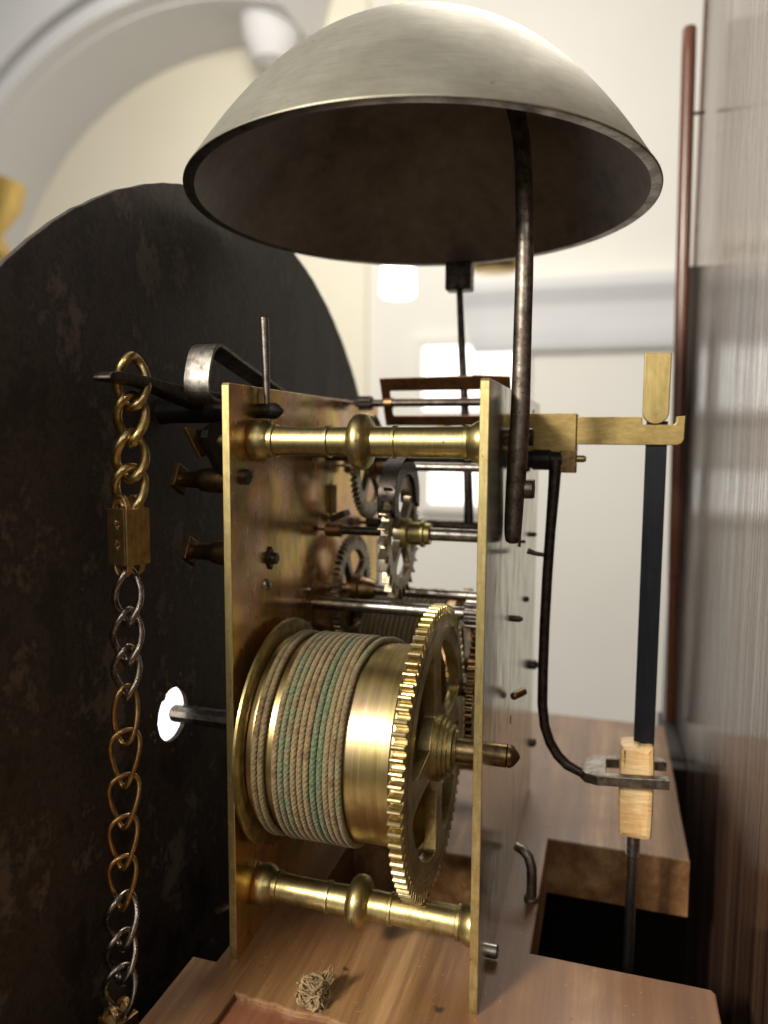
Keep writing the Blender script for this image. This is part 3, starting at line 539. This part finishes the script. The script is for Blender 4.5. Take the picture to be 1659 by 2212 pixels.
# ================================================================== bell, stand, hammer, fly
t = thing('bell', 'large dull silver-brown bronze bell, open side down, over the movement', 'bell', (35.1, 44.8, 198.3))
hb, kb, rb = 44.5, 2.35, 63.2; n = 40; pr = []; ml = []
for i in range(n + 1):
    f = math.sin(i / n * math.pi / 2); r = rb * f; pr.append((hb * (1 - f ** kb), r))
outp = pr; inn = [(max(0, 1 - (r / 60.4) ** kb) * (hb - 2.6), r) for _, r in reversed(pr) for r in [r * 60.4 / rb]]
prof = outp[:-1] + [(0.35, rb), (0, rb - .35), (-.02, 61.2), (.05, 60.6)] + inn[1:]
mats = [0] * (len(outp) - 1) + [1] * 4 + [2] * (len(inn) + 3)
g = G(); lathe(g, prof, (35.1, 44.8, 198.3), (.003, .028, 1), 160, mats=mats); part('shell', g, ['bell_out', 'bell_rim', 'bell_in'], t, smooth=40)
g = G(); lathe(g, [(0, 4.5), (2.5, 4.5), (3, 3.6)], (35.1, 46, 243.2), (0, 0, 1), 6); part('nut', g, 'steel_dark', t)
g = G(); lathe(g, [(0, 5.2), (1, 5.5), (2.2, 5.2)], (35.1, 45.6, 237.4), (0, 0, 1), 28); part('washer', g, 'iron_stand', t)
t = thing('bell_stand', 'speckled iron bell stand rod screwed to the back plate', 'stand', (65, 27, 108))
P = [(65.0, 27, 108.4), (65.0, 27, 109.2), (65.0, 27, 112), (65.2, 27, 118), (65.5, 27, 124), (65.8, 27, 131), (66.1, 27, 142), (66.2, 27, 162), (66.2, 27.3, 178), (65.6, 28.5, 194), (64.3, 31, 208), (61.5, 34, 219), (56, 38, 229), (48, 42, 235.5), (40, 44.5, 237.8), (35.1, 45.4, 238)]
rd = [1.2, 2.2, 2.6, 2.75, 2.8, 2.7, 2.4, 2.25, 2.2, 2.15, 2.15, 2.3, 2.3, 2.3, 2.3, 2.3]
Pn = np.array(P); q = np.linspace(0, 1, len(P)); qq = np.linspace(0, 1, 70)
def cr_spline(P, m_):
    P = np.array(P, float); out = []
    for i in range(len(P) - 1):
        p0 = P[max(i - 1, 0)]; p1 = P[i]; p2 = P[i + 1]; p3 = P[min(i + 2, len(P) - 1)]
        for k in range(m_):
            u = k / m_; out.append(.5 * (2 * p1 + (p2 - p0) * u + (2 * p0 - 5 * p1 + 4 * p2 - p3) * u * u + (3 * p1 - p0 - 3 * p2 + p3) * u ** 3))
    out.append(P[-1]); return np.array(out)
PP = cr_spline(np.c_[P, rd], 5); g = G(); tube(g, PP[:, :3], PP[:, 3], 22)
g.v = [(x_ if z_ > 140 else 65 + (x_ - 65) * (.85 + .15 * max(0, (z_ - 120) / 20)) if z_ > 120 else 65 + (x_ - 65) * .85, y_, z_) for x_, y_, z_ in g.v]
part('rod', g, 'iron_stand', t)
g = G(); lathe(g, [(0, 2.5), (3.2, 2.5), (3.6, 2.1)], (66.3, 28.5, 122.2), (1, 0, 0), 24); sc = part('screw', g, 'iron_stand', t); g = G(); box(g, (69.3, 28, 119.9), (69.98, 29, 124.5), .05); part('screw_slot', g, 'black_iron', t, sc)
t = thing('bell_hammer', 'thin dark hammer stem with square head just under the far bell rim', 'hammer', (40, 102, 103))
arb(t, 102, 103.4, 0, 60.5, 2.1); g = G(); tube(g, cr_spline([(40, 102, 103), (40, 101.8, 108), (39.6, 101.4, 120), (38.5, 101, 140), (36.9, 100.4, 165), (35.6, 100, 189)], 4), list(np.linspace(1.9, 1.1, 21)), 14); part('stem', g, 'steel_dark', t)
g = G(); box(g, (31.2, 96.5, 186), (40.2, 103.5, 195.5), .6); part('head', g, 'steel_dark', t)
t = thing('fly', 'brown fly vane with two long slots on a thin arbor, top rear', 'fly', (34, 89, 146.5))
fy, fz, tl = 89., 147., R(28)
def rrect(x0, z0, x1, z1, r):
    return [(cx + r * math.cos(R(a)), cz + r * math.sin(R(a))) for cx, cz, a0 in ((x1 - r, z1 - r, 0), (x0 + r, z1 - r, 90), (x0 + r, z0 + r, 180), (x1 - r, z0 + r, 270)) for a in (a0, a0 + 30, a0 + 60, a0 + 90)]
g = G(); o_ = [(11.5, -8.6), (56, -8.6), (56, 9.2), (44, 9.9), (43.5, 9.6), (11.5, 9.2)]
h1 = rrect(14.5, 1.5, 48, 4.7, .7); h2 = rrect(14.5, -4.9, 48, -1.3, .7); h3 = rrect(50, 1.5, 53.6, 4.7, .7); h4 = rrect(50, -4.9, 53.6, -1.3, .7)
extrude(g, [o_, h1, h2, h3, h4], -.4, .4, 'z', .08)
g.v = [(x_, fy - s_ * math.sin(tl) + c_ * math.cos(tl), fz + s_ * math.cos(tl) + c_ * math.sin(tl)) for x_, s_, c_ in g.v]; part('vane', g, 'vane', t)
arb(t, fy, fz, 0, 60.5, 1.3); g = G(); lathe(g, [(12.2, 2), (15, 2)], (0, fy, fz), (1, 0, 0), 18); part('collet', g, 'brass_dark', t); pinion(t, fy, fz, 2.5, 7.5, 2.6, 7, 'steel_dark')

# ================================================================== DIAL and front-work
t = thing('dial', 'large dark round iron dial seen from behind with bright winding hole', 'dial', (-30, 67, 57))
dc, dr = (67.8, 57.0), 153.4
out = [(dc[0] + (dr + rng.normal(0, .12)) * math.cos(a), dc[1] + (dr + rng.normal(0, .12)) * math.sin(a)) for a in np.linspace(0, 2 * math.pi, 220, endpoint=False)]
hl = [(19.8 + (7.6 + rng.normal(0, .04)) * math.cos(a), 55.2 + (7.6 + rng.normal(0, .04)) * math.sin(a)) for a in np.linspace(0, 2 * math.pi, 48, endpoint=False)]
g = G(); extrude(g, [out, hl], -31.6, -30, 'x', .2); part('plate', g, 'dial_back', t)
g = G()
for i in range(30):
    a = rng.uniform(.2, 3.6) if i < 24 else rng.uniform(0, 6.28); r = 8 + abs(rng.normal(0, 2.2)); s = rng.uniform(.3, 1.5)
    lathe(g, [(0, s * rng.uniform(.4, 1)), (.12, s * .5)], (-29.98, 19.8 + r * math.cos(a), 55.2 + r * math.sin(a)), (1, 0, 0), 6)
part('paint_flakes', g, 'flake', t, label='flakes of old paint round the winding hole')
g = G(); lathe(g, [(0, 3.6), (2, 3.2), (27.7, 3.2)], (-29.9, 17.5, 141.6), (1, 0, 0), 26); lathe(g, [(0, 2.0), (2.6, 2.1), (3.4, 2.25), (4.6, 1.9), (6.0, .6), (6.3, .1)], (0, 17.5, 141.6), (1, 0, 0), 20); ft = part('dial_foot', g, 'black_iron', t)
g = G(); tube(g, [(1.0, 17.3, 165.5), (1.3, 17.4, 155), (1.6, 17.5, 142), (2.5, 17.8, 134.5)], [1.25, 1.05, .8, .35], 8); solo('taper_pin', g, 'steel', (1.6, 17.5, 150), 'upright steel taper pin stuck through the dial foot', 'pin')
t = thing('bent_strip', 'bent grey steel strip arching over the front plate top', 'strip', (-10, 10, 144))
C2 = cr_spline([(11, 143.6), (6.5, 143.9), (3.6, 145.4), (3.2, 149), (4.6, 153.5), (6.2, 156.3), (8.8, 157.7), (12, 157.2), (26, 153.7), (42, 150), (58, 146.3), (62, 142)], 5)
T2 = np.gradient(C2, axis=0); T2 /= np.linalg.norm(T2, axis=1)[:, None]; Nn = np.stack([-T2[:, 1], T2[:, 0]], 1) * .45
lp = [tuple(q_) for q_ in C2 + Nn] + [tuple(q_) for q_ in (C2 - Nn)[::-1]]
g = G(); extrude(g, [lp], -14, -7, 'x', .12); part('strip', g, 'strip', t)
t = thing('chain_lever', 'tapered dark steel lever carrying the pull chain', 'lever', (-18, 10, 146))
lp = [(-24, 147.4), (-22.5, 149.0), (-12, 148.9), (4, 147.6), (30, 146.6), (44, 146.2), (44, 139.8), (26, 140.4), (6, 143.2), (-8, 146.3), (-20, 146.6), (-23.4, 146.6)]
g = G(); extrude(g, [chaikin(lp, 2)], -20.2, -15.4, 'x', .5); part('arm', g, 'steel_dark', t)
t = thing('rack_plate', 'dark steel rack plate with brass edge in front of the front plate', 'rack', (-12, 20, 130))
g = G(); extrude(g, [chaikin([(2, 138), (8, 129), (17, 119), (26, 112), (44, 108), (60, 120), (60, 139), (30, 140)], 2)], -10.6, -8.6, 'x', .2); part('plate', g, 'black_iron', t)
g = G(); extrude(g, [[(-1.2, 137.1), (6, 129.3), (10, 130), (8.5, 136.4)]], -12.4, -11.4, 'x', .15); part('spring', g, 'brass_chain', t)

# ================================================================== CHAIN
t = thing('pull_chain', 'hanging chain of brass and steel links with a square brass locket link', 'chain', (-20, -14, -20))
def link(zc0, zc1, top, bot, wd, r, tw, ang, mat, pear=.0):
    """twisted wire link between heights top and bottom; tw = twist in degrees, ang = heading"""
    n = 56; L = zc0 - zc1; tt = np.linspace(0, 2 * np.pi, n, endpoint=False)
    s = np.sign(np.sin(tt)) * np.abs(np.sin(tt)) ** .85; h = s * L / 2; u = wd / 2 * np.sign(np.cos(tt)) * np.abs(np.cos(tt)) ** .8 * (1 + pear * s)
    a = R(ang) + R(tw) * (h / L); cx = np.interp(h, [-L / 2, L / 2], [bot[0], top[0]]); cy_ = np.interp(h, [-L / 2, L / 2], [bot[1], top[1]])
    P = np.stack([cx + u * np.cos(a), cy_ + u * np.sin(a), (zc0 + zc1) / 2 + h], 1)
    g = G(); tube(g, P, r, 10, True); part('link', g, mat, t)
def axis_at(z): f = (151 - z) / 165.; return (-19.0 - 3.9 * f, -10.9 - 7.0 * f)
spec = [  # top, bottom, width, wire, twist, heading, material, pear
    (153.2, 141.4, 6.6, 1.12, 110, 40, 'brass_chain', 0), (144.2, 132.8, 6.4, 1.12, 125, 15, 'brass_chain', 0), (135.6, 124.6, 6.6, 1.12, 120, 40, 'brass_chain', 0), (127.5, 117.4, 6.6, 1.12, 100, 20, 'brass_chain', 0),
    (103.9, 90.4, 5.8, .82, 150, 35, 'steel_chain', 0), (94.0, 80.8, 6.4, .82, 145, 30, 'steel_chain', 0), (85.0, 72.2, 5.8, .82, 155, 20, 'steel_chain', 0),
    (75.4, 61.4, 5.4, .66, 70, 40, 'brass_chain_thin', .1), (64.6, 50.8, 6.0, .66, 60, 25, 'brass_chain_thin', .45), (53.6, 40.6, 6.2, .66, 60, 25, 'brass_chain_thin', .45), (43.4, 30.4, 5.8, .66, 65, 25, 'brass_chain_thin', .45), (33.4, 20.2, 5.6, .66, 65, 20, 'brass_chain_thin', .45),
    (23.8, 10.4, 6.8, .82, 115, 30, 'steel_chain', .25), (14.4, 1.8, 6.6, .82, 115, 25, 'steel_chain', .15), (5.6, -6.6, 7.2, .85, 80, 20, 'steel_chain', 0)]
for a_, b_, wd, r, tw, an, mt, pe in spec: link(a_, b_, axis_at(a_), axis_at(b_), wd, r, tw, an, mt, pe)
def locket(z0, z1):
    c0 = axis_at((z0 + z1) / 2); rot = Matrix.Rotation(R(-15), 3, 'Z'); hgt = z0 - z1
    g = G(); M = rot
    box(g, (c0[0] - 3.4, c0[1] - 3.4, z1), (c0[0] + 3.4, c0[1] + 3.4, z0), .25, rot=M); lk = part('locket', g, 'locket', t)
    def loc(px, py, pz): v = M @ Vector((px, py, 0)); return (c0[0] + v.x, c0[1] + v.y, pz)
    for sx in (-1.7, 1.7):
        for sy in (1, -1):
            pass
    for zz, sg in ((z0, 1), (z1, -1)):
        for py in (-1.9, 1.9):
            q_ = np.linspace(0, np.pi, 18); g = G()
            for wofs in (-.45, -.15, .15, .45): tube(g, [loc(2.3 * math.cos(a), py + wofs, zz - sg * .3 + sg * 3.2 * math.sin(a)) for a in q_], .33, 6)
            part('loop', g, 'locket', t, lk)
    for k, zf in enumerate((.72, .36)):
        g = G()
        for j in range(6):
            a = j * math.pi / 3 + .3; p0 = loc(-3.0 + .08, 0, 0); cz_ = z1 + hgt * zf
            a0 = loc(-.35 * math.cos(a), -3.4, cz_ + .35 * math.sin(a)); b0 = loc(-1.05 * math.cos(a), -3.4, cz_ + 1.25 * math.sin(a)); tube(g, [a0, tuple((np.array(a0) + b0) / 2), b0], [.12, .26, .1], 6)
            a0 = loc(-3.4, .35 * math.cos(a), cz_ + .35 * math.sin(a)); b0 = loc(-3.4, 1.05 * math.cos(a), cz_ + 1.25 * math.sin(a)); tube(g, [a0, tuple((np.array(a0) + b0) / 2), b0], [.12, .26, .1], 6)
        part('flower', g, 'locket', t, lk)
    for px in (2.2,):
        g = G(); box(g, (-.12, -.12, -hgt / 2 + .1), (.12, .12, hgt / 2 - .1), .03); off = loc(px + .3, -3.35, (z0 + z1) / 2); g.v = [(a + off[0], b + off[1], c_ + off[2]) for a, b, c_ in g.v]; part('rib', g, 'locket', t, lk)
locket(118.0, 103.6 + 1.2); locket(-6.4, -20)

scene.render.engine = 'CYCLES'; scene.cycles.max_bounces = 8; scene.cycles.diffuse_bounces = 3; scene.cycles.glossy_bounces = 6
